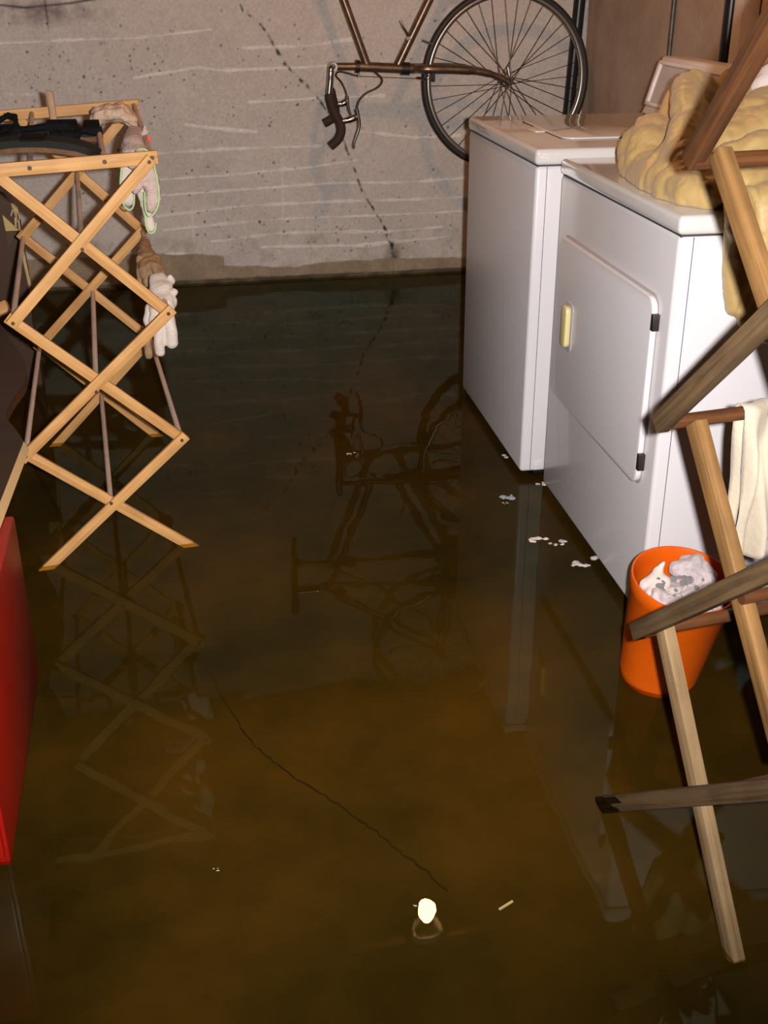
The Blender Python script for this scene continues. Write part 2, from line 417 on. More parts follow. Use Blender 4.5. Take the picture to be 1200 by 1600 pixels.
    wd = np.where(Z < wp(600, 365)[1], .009, .0050)
    g = np.clip(brk*np.exp(-(d/wd)**2)*1.0, 0, .95); base *= (1-g)[..., None]; D -= .003*g
    c = wp(614, 408); rr = np.hypot((X-c[0])/.040, (Z-c[1])/.080); g = np.clip(1.2-rr, 0, 1)*np.clip(fb(.03, 77)*3-.45, 0, 1)
    base *= (1-.95*g)[..., None]
    # small pits
    for k in range(330):
        if k < 230: q = wp(rng.uniform(0, 720), rng.uniform(15, 400))
        else: q = wp(rng.uniform(20, 260), rng.uniform(60, 200)) if k < 290 else wp(rng.uniform(260, 600), rng.uniform(330, 405))
        r = rng.uniform(.0022, .0058)**1; m_ = (np.abs(X-q[0]) < .02) & (np.abs(Z-q[1]) < .02)
        g = np.exp(-(np.hypot(X[m_]-q[0], (Z[m_]-q[1])*rng.uniform(.7, 1.5))/r)**4)*rng.uniform(.35, .85)
        D[m_] -= .002*g; base[m_] *= (1-g)[..., None]
    # brown bands left by falling water
    e1 = np.interp(X[0], [wp(0, 430)[0], wp(150, 410)[0], wp(240, 408)[0], wp(350, 408)[0], wp(352, 433)[0], wp(470, 432)[0], wp(530, 420)[0], wp(620, 410)[0], wp(660, 405)[0], wp(740, 404)[0]],
                   [wp(0, 408)[1], wp(150, 400)[1], wp(240, 396)[1], wp(345, 400)[1], wp(352, 416)[1], wp(470, 416)[1], wp(530, 408)[1], wp(620, 403)[1], wp(660, 402)[1], wp(740, 402)[1]])[None, :]
    g = np.clip((e1+warp*1.1-Z)/.006+.5, 0, 1)[..., None]
    low = np.array((.40, .31, .215))*(1+.5*(fb(.05, 81)-.5))[..., None]
    base = base*(1-g)+low*g
    g = np.clip((.016+warp*.8-Z)/.008+.5, 0, 1)[..., None]; base = base*(1-g)+np.array((.09, .075, .05))*g
    c = np.clip((wp(0, 375)[1]-Z)/.02, 0, 1)*np.clip(fb(.06, 91)*2.4-1.15, 0, 1)*.5
    base = base*(1-c[..., None])+np.array((.30, .26, .17))*c[..., None]
    g = np.clip((fb(.1, 95)*2.6-1.5), 0, 1)*np.clip((.32-Z)/.2, 0, 1)*.4*(X < .15)
    base = base*(1-g[..., None])+np.array((.34, .27, .17))*g[..., None]
    base = np.clip(base, .008, 1)
    Y = WY(X) - D - (fb(.18, 99)-.5)*.006
    co = np.stack([X, Y, Z], -1).reshape(-1, 3)
    me = bpy.data.meshes.new('wall_back')
    I = np.arange(nx*nz).reshape(nz, nx)
    q = np.stack([I[:-1, :-1], I[:-1, 1:], I[1:, 1:], I[1:, :-1]], -1).reshape(-1, 4)
    me.vertices.add(len(co)); me.vertices.foreach_set('co', co.ravel().astype('f'))
    me.loops.add(q.size); me.loops.foreach_set('vertex_index', q.ravel().astype('i'))
    me.polygons.add(len(q)); me.polygons.foreach_set('loop_start', np.arange(0, q.size, 4, dtype='i')); 
    me.update(calc_edges=True); me.validate()
    ca = me.color_attributes.new('paint', 'FLOAT_COLOR', 'POINT')
    ca.data.foreach_set('color', np.concatenate([base.reshape(-1, 3), np.ones((nx*nz, 1))], 1).ravel().astype('f'))
    o = link_mesh('wall_back', me, M['wall'], None, 180); o['kind'] = 'structure'
back_wall()
def struct(name, bm, m): o = obj(name, bm, m, None); o['kind'] = 'structure'; return o
b = NB(); box(b, (XR, YN, -WATER), (XR+.1, 5.0, CEIL)); struct('wall_right', b, M['sidewall'])
b = NB(); box(b, (XL-.1, YN, -WATER), (XL, 4.9, CEIL)); struct('wall_left', b, M['plainwall'])
b = NB(); box(b, (XL-.1, YN-.1, -WATER), (XR+.1, YN, CEIL)); struct('wall_front', b, M['plainwall'])
b = NB(); box(b, (XL-.1, YN-.1, -WATER-.1), (XR+.1, 5.05, -WATER)); fo = struct('floor', b, M['floor'])
b = NB(); box(b, (XL-.1, YN-.1, CEIL), (XR+.1, 5.05, CEIL+.03))
struct('ceiling', b, M['joist'])
for k, y in enumerate((-.9, -.4, .1, .6, 1.1, 1.6, 2.1, 2.58, 3.06, 3.54, 3.98, 4.38)):
    b = NB(); bar(b, (XL, y, CEIL-.11), (XR, y, CEIL-.11), .22, .045, (0, 1, 0), bev=.002); o = struct('trim_%d' % (k+1), b, M['joist'])
# crack in the floor slab (a shallow dark groove)
b = NB()
cr = spline([at_z(px, py, -WATER+.001) for px, py in [(330, 1050), (360, 1110), (395, 1160), (440, 1200), (500, 1240), (555, 1275), (600, 1310), (650, 1350), (700, 1390)]], 8)
cr = [p+Vector((random.uniform(-.003, .003), random.uniform(-.003, .003), 0)) for p in cr]
for p, q in zip(cr[:-1], cr[1:]): bar(b, p, q, random.uniform(.0012, .003), .002, (0, 0, 1), bev=0)
o = obj('floor_crack', b, mat('crack_silt', (.022, .016, .008), .9), fo)
# flood water
b = NB(); vs = [b.verts.new(p) for p in ((XL, YN, 0), (XR, YN, 0), (XR, WY(XR)+.02, 0), (XL, WY(XL)+.02, 0))]; b.faces.new(vs)
o = obj('flood_water', b, M['water'], None)
tag(o, 'shallow murky brown flood water covering the whole basement floor', 'water', kind='stuff')

# ------------------------------------------------------------------ bulb
bz = 1.93; q1 = at_z(668, 1422, 0); dr = ray(668, 1422); k = bz/(-dr.z)
BP = Vector((q1.x+dr.x*k, q1.y+dr.y*k, bz))
t = thing('ceiling_lamp', 'bare glowing bulb in a round porcelain holder under a joist, mirrored in the water', 'lamp', (BP.x, BP.y, bz-.05))
b = NB(); lathe(b, [(0, -.038), (.013, -.0357), (.0245, -.029), (.033, -.019), (.0375, -.005), (.0375, .006), (.032, .020), (.022, .033), (.016, .042), (.0, .043)], BP, seg=24)
obj('bulb', b, emit('bulb_glow', BULB_COL, BULB_STRENGTH), t, 180)
b = NB(); lathe(b, [(0, .040), (.018, .040), (.021, .06), (.022, .080), (.044, .092), (.044, .115), (0, .115)], BP, seg=32); obj('lamp_holder', b, M['darkmetal'], t)
b = NB(); lathe(b, [(.045, .08), (.050, .076), (.056, .078), (.060, .086), (.060, .115), (.045, .115)], BP, seg=40, closed=True); obj('holder_ring', b, M['porcelain'], t)
b = NB(); tube(b, [BP+Vector((-.03, 0, .07)), BP+Vector((-.03, 0, -.16))], .0012, 6); obj('pull_chain', b, M['chrome'], t)
b = NB(); tube(b, [BP+Vector((-.03, 0, -.16)), BP+Vector((-.03, 0, -.175))], .004, 8); obj('chain_knob', b, M['porcelain'], t)

# ------------------------------------------------------------------ washer and dryer
def rbox_panel(bm, x, pts, depth, bev=.0):
    prism(bm, [(x, y, z) for y, z in pts], (depth, 0, 0), bev=bev)
def rrect(y0, y1, z0, z1, r, n=6):
    out = []
    for cy, cz, a0 in ((y1-r, z1-r, 0), (y0+r, z1-r, 90), (y0+r, z0+r, 180), (y1-r, z0+r, 270)):
        for k in range(n+1):
            a = R_(a0+90*k/n); out.append((cy+r*math.cos(a), cz+r*math.sin(a)))
    return out
def appliance(name, label, cat, x0, y0, y1, zt, zs, zb, depth):
    t = thing(name, label, cat, (x0+depth/2, (y0+y1)/2, -WATER))
    b = NB(); box(b, (x0, y0, zb), (x0+depth, y1, zs-.0015), .009, 3); obj('cabinet_body', b, M['enamel'], t)
    b = NB(); box(b, (x0+.004, y0+.004, zs-.01), (x0+depth-.004, y1-.004, zs+.003)); obj('top_seam', b, M['seam'], t)
    b = NB(); box(b, (x0-.003, y0-.003, zs), (x0+depth, y1+.003, zt), .010, 4); obj('top_panel', b, M['enamel_top'], t)
    # seam where the wrap-round front meets the side
    b = NB(); box(b, (x0+.0265, y0-.0004, zb+.005), (x0+.0278, y0+.001, zs-.004)); obj('side_seam', b, M['seam'], t)
    b = NB(); box(b, (x0+.045, y0+.03, -WATER+.006), (x0+depth-.03, y1-.03, zb+.002)); obj('base_pan', b, M['black'], t)
    for fx in (x0+.06, x0+depth-.06):
        for fy in (y0+.06, y1-.06):
            b = NB(); lathe(b, [(0, 0), (.022, 0), (.022, .008), (.008, .010), (.008, .034), (0, .034)], (fx, fy, -WATER), seg=16); obj('levelling_foot', b, M['black'], t)
    return t
WX, WY0, WY1, WT, WS, WB = .7863, 2.6253, 3.311, .8359, .7994, .0178
DX, DY0, DY1, DT, DS, DB = .827, 1.871, 2.556, .8247, .7899, .0181
wash = appliance('washing_machine', 'white top-loading washing machine, the farther of the two white appliances', 'washing machine', WX, WY0, WY1, WT, WS, WB, .64)
# lid: thin raised rounded panel
def flat_rrect(x0, x1, y0, y1, z, r): return [(x, y, z) for x, y in rrect(x0, x1, y0, y1, r)]
b = NB(); prism(b, flat_rrect(WX+.112, WX+.47, 2.772, 3.165, WT-.001, .03), (0, 0, .006), bev=.002); lid = obj('lid', b, M['enamel_top'], wash)
b = NB(); prism(b, flat_rrect(WX+.108, WX+.474, 2.768, 3.169, WT-.0005, .032), (0, 0, .001)); obj('lid_gap', b, M['seam'], wash)
b = NB(); box(b, (WX+.085, 2.93, WT-.002), (WX+.112, 3.03, WT+.002), .0015); obj('lid_handle', b, M['enamel'], lid)
# console along the back
def console(parent, x0, y0, y1, z0, h, dep, w=.09):
    prof = [(x0, z0), (x0+.012, z0+.022), (x0+dep*.55, z0+h-.012), (x0+dep*.62, z0+h), (x0+dep+w, z0+h-.004), (x0+dep+w, z0)]
    b = NB(); prism(b, [(x, y0, z) for x, z in prof], (0, y1-y0, 0), bev=.006); c = obj('control_console', b, M['enamel'], parent)
    # dark recessed face and knobs
    a = Vector((x0+.012, 0, z0+.022)); e = Vector((x0+dep*.55, 0, z0+h-.012)); dd = e-a; n = Vector((-dd.z, 0, dd.x)).normalized()
    p = [a+dd*.1, a+dd*.9]
    b = NB(); prism(b, [p[0]+Vector((0, y0+.03, 0))+n*.0008, p[0]+Vector((0, y1-.03, 0))+n*.0008, p[1]+Vector((0, y1-.03, 0))+n*.0008, p[1]+Vector((0, y0+.03, 0))+n*.0008], n*.001); obj('control_face', b, M['console'], c)
    b = NB()
    for f in (.05, .95): bar(b, a+dd*f+Vector((0, y0+.004, 0)), a+dd*f+Vector((0, y1-.004, 0)), dd.length*.09, .014, n, bev=.003)
    for yy in (y0+.012, y1-.012): bar(b, a+dd*.03+Vector((0, yy, 0)), a+dd*.97+Vector((0, yy, 0)), .02, .014, n, bev=.003)
    obj('bezel', b, M['enamel'], c)
    b = NB(); lathe(b, [(0, 0), (.026, 0), (.022, .02), (0, .022)], (a+dd*.5)+Vector((0, y0+.16, 0)), n, 24); obj('dial', b, M['enamel'], c)
    return c
console(wash, WX+.51, WY0+.02, WY1-.01, WT, .155, .085, .045)
b = NB(); box(b, (WX+.036, WY0-.002, WB+.004), (WX+.062, WY0+.002, WB+.03), .002); obj('corner_tab', b, M['enamel'], wash)

dry = appliance('tumble_dryer', 'white front-loading tumble dryer with square door, nearer appliance under the yellow quilt', 'dryer', DX, DY0, DY1, DT, DS, DB, .66)
c = [at_x(px, py, DX) for px, py in ((883, 367), (1031, 465), (1003, 757), (868, 612))]
dy0 = (c[1].y+c[2].y)/2; dy1 = (c[0].y+c[3].y)/2; dz1 = (c[0].z+c[1].z)/2; dz0 = (c[2].z+c[3].z)/2
b = NB(); rbox_panel(b, DX-.0005, rrect(dy0-.004, dy1+.004, dz0-.004, dz1+.004, .030), -.0012); obj('door_gap', b, M['console'], dry)
b = NB(); rbox_panel(b, DX-.001, rrect(dy0, dy1, dz0, dz1, .028), -.013, bev=.004); door = obj('door', b, M['enamel'], dry)
hc = at_x(888, 508, DX-.014); 
b = NB(); rbox_panel(b, DX-.0135, rrect(hc.y-.030, hc.y+.022, hc.z-.058, hc.z+.052, .014), -.0025, bev=.001); hd = obj('handle_surround', b, M['console'], door)
b = NB(); rbox_panel(b, DX-.014, rrect(hc.y-.018, hc.y+.018, hc.z-.05, hc.z+.045, .012), -.014, bev=.005); obj('door_handle', b, M['almond'], door)
for px, py0, py1 in ((1027, 494, 522), (1004, 713, 741)):
    a = at_x(px, py0, DX-.01); e = at_x(px, py1, DX-.01)
    b = NB(); box(b, (DX-.0145, dy0-.010, e.z), (DX-.001, dy0+.002, a.z), .001); obj('hinge', b, M['darkmetal'], door)
console(dry, DX+.53, DY0+.02, DY1-.02, DT, .15, .085, .04)

# ------------------------------------------------------------------ left drying rack (pine)
def rack_left():
    t = thing('drying_rack', 'pale pine folding drying rack standing in the water against the left side', 'drying rack', (-.26, 2.72, -WATER))
    A = Vector((-.389, 2.343, 0)); dA = Vector((.305, .045, 0)).normalized(); nA = Vector((dA.y, -dA.x, 0))
    B = Vector((-.447, 3.099, 0)); dB = Vector((.270, .014, 0)).normalized(); nB = Vector((dB.y, -dB.x, 0))
    def fr(px, py, P, n): return at_plane(px, py, P, n)
    W, T = .0235, .011
    def strip(a, c, P, n, side, ext=.014, m='pine', parent=t, w=W):
        d = (c-a).normalized(); b = NB()
        bar(b, a-d*ext, c+d*ext, w, T, n, offs=side*T*.55); return obj('slat', b, M[m], parent)
    def foot(a, c):  # run a bar on from c-direction to the floor
        d = (c-a).normalized(); k = (a.z+WATER)/(-d.z); return a+d*k
    for P, n, q in ((A, nA, dict(C3=(173, 783), C2=(150, 610), C1=(128, 388), R3=(283, 685), L3=(40, 710), R2=(262, 488), L2=(20, 503), R1=(232, 252), L1=(-2, 276), F0=(82, 878), F1=(289, 849))),
                    (B, nB, dict(C3=(158, 616), C2=(145, 455), C1=(120, 270), R3=(235, 530), L3=(62, 540), R2=(222, 360), L2=(36, 370), R1=(203, 172), L1=(28, 186), F0=(92, 689), F1=(239, 677)))):
        J = {k_: fr(*v, P, n) for k_, v in q.items()}
        # bars rising to the right are the outer layer
        strip(foot(J['R3'], J['F0']), J['R3'], P, n, 1)
        strip(J['L3'], J['R2'], P, n, 1); strip(J['L2'], J['R1'], P, n, 1, ext=.008)
        strip(foot(J['L3'], J['F1']), J['L3'], P, n, -1)
        strip(J['L2'], J['R3'], P, n, -1); strip(J['L1'], J['R2'], P, n, -1)
        for k_ in ('C1', 'C2', 'C3', 'R1', 'R2', 'R3', 'L2', 'L3'):
            b = NB(); c0 = J[k_]+n*(T*1.0); tube(b, [c0, c0+n*.0035], .0038, 10); obj('rivet', b, M['darkwood'], t)
        if P is A: JA = J
        else: JB = J
    # top rails, carried on dowels
    ra = (fr(-150, 279, A+nA*.0, nA), fr(247, 246, A, nA)); rb = (fr(-110, 190, B, nB), fr(217, 163, B, nB))
    b = NB(); bar(b, ra[0], ra[1], .026, T, nA, offs=-T*.6+.001); obj('top_rail', b, M['pine'], t)
    b = NB(); bar(b, rb[0], rb[1], .026, T, nB, offs=T*.6-.001); obj('top_rail', b, M['pine'], t)
    ks = ('C1', 'C2', 'C3', 'R2', 'R3', 'L2', 'L3')
    for k_ in ks:
        b = NB(); tube(b, [JA[k_], JB[k_]], .0062, 12); obj('dowel', b, M['dowel'], t)
    for f in (.17, .48, .78, .975):
        pa = ra[0].lerp(ra[1], f); pb = rb[0].lerp(rb[1], f)
        b = NB(); tube(b, [pa-nA*.004, pb], .0062, 12); obj('dowel', b, M['dowel'], t)
        b = NB(); tube(b, [pa-nA*.004, pa+nA*.0022], .0045, 10); obj('rivet', b, M['darkwood'], t)
    return t, JA, JB, ra, rb, nA
rackL, JA, JB, RA, RB, nA = rack_left()

# gloves -------------------------------------------------------------------
def pts(lst, y, r=None):
    return [(at_y(px, py, (yy if yy is not None else y)), rad) for px, py, yy, rad in lst]
def chain(lst): return [(at_y(px, py, y), r) for px, py, y, r in lst]
def wr(freq, amp):
    return lambda c: amp*(noise.noise(c*freq)+.5*noise.noise(c*freq*2.3))
def knit(c): return .0012*noise.noise(c*60)+.0012*math.sin(c.z*260+2*noise.noise(c*25))
def glove(name, label, chains, m, group=None, disp=None, extra=None):
    me = blob_mesh(chains, .003, 3, disp)
    if extra:
        t = thing(name, label, 'glove', chains[0][0][0]); 
        link_mesh('glove_shell', me, m, t, 180); extra(t); return t
    o = link_mesh(name, me, m, None, 180); return tag(o, label, 'glove', group)
# tan glove folded over the top dowel by the rear rail
glove('work_glove', 'thick tan work glove folded over the rear top rail of the pine rack',
      [chain([(148, 198, 2.86, (.013, .03, .014)), (154, 181, 2.86, (.020, .04, .020)), (172, 175, 2.86, (.024, .045, .020)), (191, 177, 2.86, (.024, .045, .022)), (204, 186, 2.86, (.016, .04, .017)), (209, 194, 2.86, (.009, .03, .010))]),
       chain([(148, 199, 2.84, .008), (152, 208, 2.84, .006)])], 
      mat('folded_glove', (.66, .49, .36), .9, bump=.8, bscale=120, col2=(.46, .31, .21), vscale=28), disp=wr(40, .006))
# green-bound pair
def g2(t):
    for lst in ([(238, 246, 2.425, 0), (243, 268, 2.425, 0), (248, 296, 2.425, 0), (248, 317, 2.425, 0), (242, 332, 2.425, 0), (233, 338, 2.425, 0), (227, 325, 2.425, 0), (226, 300, 2.425, 0)],
                [(212, 236, 2.43, 0), (218, 233, 2.42, 0), (227, 234, 2.42, 0), (233, 238, 2.42, 0)]):
        b = NB(); P = spline([at_y(px, py, y) for px, py, y, _ in lst], 5); tube(b, P, .0019, 8); obj('green_binding', b, M['green'], t, 180)
    b = NB(); c0 = at_y(233, 217, 2.5); box(b, c0-Vector((.004, .001, .005)), c0+Vector((.004, .001, .005)), .0008); obj('red_tag', b, M['redtag'], t)
glove('cotton_glove', 'off-white glove with pale green binding hanging nearest the pine rack top right corner',
      [chain([(210, 205, 2.62, (.016, .03, .012)), (208, 222, 2.52, (.024, .03, .014)), (212, 240, 2.47, (.028, .02, .014)), (218, 258, 2.45, (.026, .013, .014))]),
       chain([(227, 256, 2.44, .015), (237, 282, 2.44, .0175), (240, 308, 2.44, .0175), (237, 322, 2.44, .015)]),
       chain([(222, 262, 2.44, .011), (218, 285, 2.43, .010), (212, 298, 2.43, .009)]),
       chain([(227, 206, 2.56, .008), (226, 198, 2.56, .004)])], M['glovepink'], disp=knit, extra=g2)
def g2b(t):
    for lst in ([(190, 262, 2.50, 0), (188, 285, 2.5, 0), (190, 305, 2.5, 0), (194, 322, 2.5, 0), (203, 328, 2.5, 0), (209, 320, 2.5, 0), (210, 300, 2.5, 0)],
                [(222, 300, 2.49, 0), (226, 330, 2.49, 0), (228, 352, 2.49, 0), (234, 364, 2.49, 0), (242, 361, 2.49, 0), (244, 348, 2.49, 0)]):
        b = NB(); P = spline([at_y(px, py, y) for px, py, y, _ in lst], 5); tube(b, P, .0019, 8); obj('green_binding', b, M['green'], t, 180)
glove('cotton_glove', 'off-white glove with pale green binding hanging behind its mate, fingers lower',
      [chain([(200, 222, 2.56, (.014, .02, .014)), (200, 255, 2.52, (.016, .014, .014)), (199, 285, 2.51, (.017, .011, .015)), (200, 312, 2.51, (.0155, .011, .014))]),
       chain([(202, 262, 2.52, .012), (220, 295, 2.50, .011), (230, 330, 2.50, .011), (236, 355, 2.50, .0105)])], M['glove'], disp=wr(70, .0018), extra=g2b)
# tan leather glove and white knit glove over the right middle dowel
glove('leather_glove', 'tan leather glove bent over the right dowel, behind the white knit one',
      [chain([(226, 376, 3.0, .012), (226, 390, 2.9, (.018, .03, .014)), (231, 404, 2.82, (.026, .03, .016)), (235, 420, 2.76, (.028, .02, .018)), (236, 440, 2.74, (.024, .016, .018))]),
       chain([(220, 405, 2.8, .012), (219, 425, 2.78, .010), (221, 446, 2.77, .009), (222, 462, 2.77, .007)]),
       chain([(243, 402, 2.82, .010), (249, 418, 2.78, .010), (253, 432, 2.76, .010)]),
       chain([(232, 500, 2.70, .012), (229, 530, 2.68, .013), (233, 555, 2.68, .010)])], M['tan'], disp=wr(55, .003))
glove('knit_glove', 'white knit cotton glove with rippled cuff, fingers hanging below the right rack joint',
      [chain([(248, 432, 2.56, (.020, .02, .010)), (252, 452, 2.52, (.030, .022, .016)), (254, 475, 2.48, (.029, .02, .016)), (250, 500, 2.46, (.026, .015, .016))]),
       chain([(266, 436, 2.54, .010), (264, 442, 2.54, .012)]), chain([(272, 455, 2.5, .008), (266, 460, 2.5, .012)]), chain([(272, 470, 2.49, .009), (266, 475, 2.49, .012)]),
       chain([(262, 492, 2.45, .015), (268, 515, 2.44, .0135), (269, 535, 2.44, .0145)]),
       chain([(250, 505, 2.45, .014), (248, 530, 2.44, .012), (250, 550, 2.44, .0115)]),
       chain([(236, 480, 2.50, .012), (232, 500, 2.49, .013), (240, 520, 2.48, .010)])], M['glove'], disp=lambda c: .0014*noise.noise(c*60)+(.0016*math.sin(c.z*260+3*noise.noise(c*20)) if c.z > .53 else 0))

# sandals on the top dowels
def sandal(name, label, sole, lift, straps, y):
    t = thing(name, label, 'sandal', at_y(*sole[len(sole)//2][:2], y))
    P = spline([at_y(px, py, y) for px, py in sole], 6); n = len(P)
    def slab(z0, z1, m, nm, w=.045):
        b = NB(); rows = []
        for i, p in enumerate(P):
            f = i/(n-1); ww = w*min(1, math.sqrt(max(0.02, 1-(max(0, (f-.72))/.28)**2)))
            rows.append([b.verts.new(p+Vector((0, s*ww, dz))) for s, dz in ((-1, z0), (-1, z1), (0, z1+.001), (1, z1), (1, z0))])
        for a, c in zip(rows[:-1], rows[1:]):
            for k in range(5): b.faces.new((a[k], c[k], c[(k+1) % 5], a[(k+1) % 5]))
        b.faces.new(rows[0]); b.faces.new(rows[-1][::-1]); bmesh.ops.recalc_face_normals(b, faces=list(b.faces))
        return obj(nm, b, M[m], t, 50)
    slab(-.004, .010, 'solegrey', 'sole'); slab(-.014, -.004, 'solebrown', 'footbed', .042)
    for f0, f1, h in straps:
        b = NB(); Q = []
        for k in range(9):
            a = math.pi*k/8; i = int((f0)*(n-1)); Q.append(P[i]+Vector((0, -.05*math.cos(a), .008+h*math.sin(a))))
        wdt = (f1-f0)*(P[-1]-P[0]).length
        rows = [[b.verts.new(q+Vector((s*wdt/2, 0, -.02*(1 if k in (0, 8) else 0))+Vector((0, 0, s2))[:]) if False else q+Vector((s*wdt/2, 0, s2)))
                 for s, s2 in ((-1, 0), (1, 0), (1, .004), (-1, .004))] for k, q in enumerate(Q)]
        for a_, c_ in zip(rows[:-1], rows[1:]):
            for k in range(4): b.faces.new((a_[k], c_[k], c_[(k+1) % 4], a_[(k+1) % 4]))
        b.faces.new(rows[0]); b.faces.new(rows[-1][::-1]); bmesh.ops.recalc_face_normals(b, faces=list(b.faces))
        obj('strap', b, M['blackcloth'], t, 60)
    return t
sandal('sandal', 'dark grey and brown sandal lying on the rack behind the front rail', [(-90, 250), (-40, 234), (20, 224), (70, 223), (115, 228), (140, 235), (160, 243)], 0,
       [(.14, .24, .004), (.46, .60, .004)], 2.47)
s2 = sandal('sandal', 'black and brown strapped sandal lying farther back on the rack', [(-80, 226), (-30, 216), (20, 213), (70, 209), (110, 207), (140, 208), (160, 206)], 0,
       [(.30, .44, .014), (.62, .80, .016), (.88, .97, .016)], 2.72)
# black strap bundle lying over it
me = blob_mesh([chain([(-20, 215, 2.68, .012), (10, 205, 2.68, .011), (40, 202, 2.68, .009), (75, 198, 2.68, .010), (100, 200, 2.68, .009), (130, 205, 2.68, .009), (148, 208, 2.68, .007)]),
                chain([(28, 200, 2.68, .007), (22, 182, 2.70, .007), (12, 180, 2.70, .006), (-6, 192, 2.7, .007)]),
                chain([(5, 218, 2.66, .012), (18, 214, 2.66, .012)]), chain([(85, 212, 2.66, .012), (120, 212, 2.66, .011)]), chain([(88, 196, 2.68, .010), (98, 195, 2.68, .010)])], .003, 3, wr(60, .003))
tag(link_mesh('strap_bundle', me, M['blackcloth'], None, 180), 'tangled black straps heaped over the sandals on the pine rack', 'straps')
# short lath standing against the rear rail
b = NB(); a = at_y(77, 142, 3.02); e = at_y(87, 205, 3.02); bar(b, e, a, .016, .010, (0, -1, 0), cut=(0, .4)); 
o = tag(obj('short_lath', b, M['lathwood'], None), 'short splintered upright lath in front of the rear rack rail', 'wood')

# ------------------------------------------------------------------ left: red cabinet, cut board, broken panel
t = thing('red_cabinet', 'low red painted cabinet at the left edge under the dark cut board', 'cabinet', (-.66, 1.64, -WATER))
b = NB(); prism(b, [(-.96, 1.374, -WATER), (-.350, 1.374, -WATER), (-.367, 1.903, -WATER), (-.96, 1.903, -WATER)], (0, 0, .3290+WATER), bev=.006); obj('body', b, M['red'], t)
b = NB(); box(b, (-.955, 1.366, -WATER+.02), (-.356, 1.376, .325), .004); dd = obj('door', b, M['redbright'], t)
b = NB(); box(b, (-.405, 1.362, .03), (-.392, 1.368, .07), .002); obj('latch', b, M['ply'], dd)
t = thing('cut_board', 'dark veneered plywood board with a wavy sawn edge lying over the red cabinet', 'board', (-.7, 2.3, .33))
Z1 = .352
out = [Vector((-1.35, 1.42, 0)), Vector((-.40, 1.42, 0)), Vector((-.385, 2.21, 0))] + spline([(-.385, 2.21, 0), (-.41, 2.28, 0), (-.441, 2.37, 0), (-.438, 2.48, 0), (-.428, 2.578, 0), (-.436, 2.68, 0), (-.456, 2.78, 0), (-.50, 2.92, 0), (-.555, 3.10, 0), (-.66, 3.3, 0)], 6)[1:] + [Vector((-1.35, 3.3, 0))]
b = NB(); prism(b, [(p.x, p.y, Z1-.003) for p in out], (0, 0, .003)); obj('veneer_top', b, M['veneer'], t)
b = NB(); prism(b, [(p.x, p.y, Z1-.0225) for p in out], (0, 0, .0192)); o = obj('plywood_core', b, M['darkwood'], t)
b = NB(); prism(b, [(-.4005, 1.42, Z1-.0006), (-.3995, 1.42, Z1-.0205), (-.3915, 1.42, Z1-.0205)], (.015, .79, 0)); obj('sawn_edge', b, M['ply'], t)
b = NB(); 
for z in (Z1-.018, Z1-.012, Z1-.0065): bar(b, (-.4005+.0004, 1.42, z), (-.3846, 2.21, z), .0014, .0012, (1, 0, 0), bev=0)
obj('ply_lines', b, M['oldwood'], t)
t = thing('dark_chest', 'black low chest under the far end of the cut board', 'chest', (-.98, 2.9, -WATER))
b = NB(); box(b, (-1.35, 2.5, -WATER+.015), (-.62, 3.28, .3285), .008); obj('body', b, M['black'], t)
for sx in (-1.3, -.66):
    for sy in (2.55, 3.23):
        b = NB(); box(b, (sx-.02, sy-.02, -WATER), (sx+.02, sy+.02, -WATER+.032)); obj('leg', b, M['black'], t)
# broken panel
YP = 3.62
t = thing('broken_panel', 'dark broken wooden panel with pale splintered edge standing behind the pine rack', 'panel', (-.8, YP, -WATER))
P = [at_y(px, py, YP) for px, py in ((-140, 300), (-20, 296), (4, 300), (14, 312), (20, 330), (30, 350), (31, 372), (37, 400), (43, 432), (47, 460), (50, 500))]
zb = -WATER; out = P + [Vector((P[-1].x+.005, YP, zb)), Vector((P[0].x, YP, zb))]
b = NB(); prism(b, [(p.x, YP, p.z) for p in out], (0, .05, 0)); obj('panel_board', b, M['veneer'], t)
tri = [at_y(px, py, YP-.004) for px, py in ((4, 336), (30, 360), (9, 361))]
b = NB(); prism(b, [(p.x, YP-.006, p.z) for p in tri], (0, .006, 0)); obj('bare_patch', b, mat('bare_yellow_wood', (.55, .45, .16), .8, bump=.6), t)
tri = [at_y(px, py, YP-.004) for px, py in ((9, 362), (29, 362), (13, 385))]
b = NB(); prism(b, [(p.x, YP-.005, p.z) for p in tri], (0, .005, 0)); obj('bare_patch', b, M['oldwood'], t)
for a, e, wd in (((20, 318), (29, 345), .012), ((26, 322), (31, 360), .006), ((17, 338), (21, 324), .005), ((24, 340), (25, 356), .006), ((35, 392), (47, 448), .010), ((32, 385), (37, 410), .004)):
    b = NB(); bar(b, at_y(*a, YP-.008), at_y(*e, YP-.008), wd, .005, (0, -1, 0), cut=(.6, -.8)); obj('splinter', b, M['splinter'], t)
b = NB(); a = at_y(-40, 500, 2.9); e = at_y(13, 478, 2.9); bar(b, a, e, .03, .02, (0, -1, .5)); 
tag(obj('wood_offcut', b, M['pine'], None), 'pale wood offcut poking in beside the left rack dowel', 'wood')

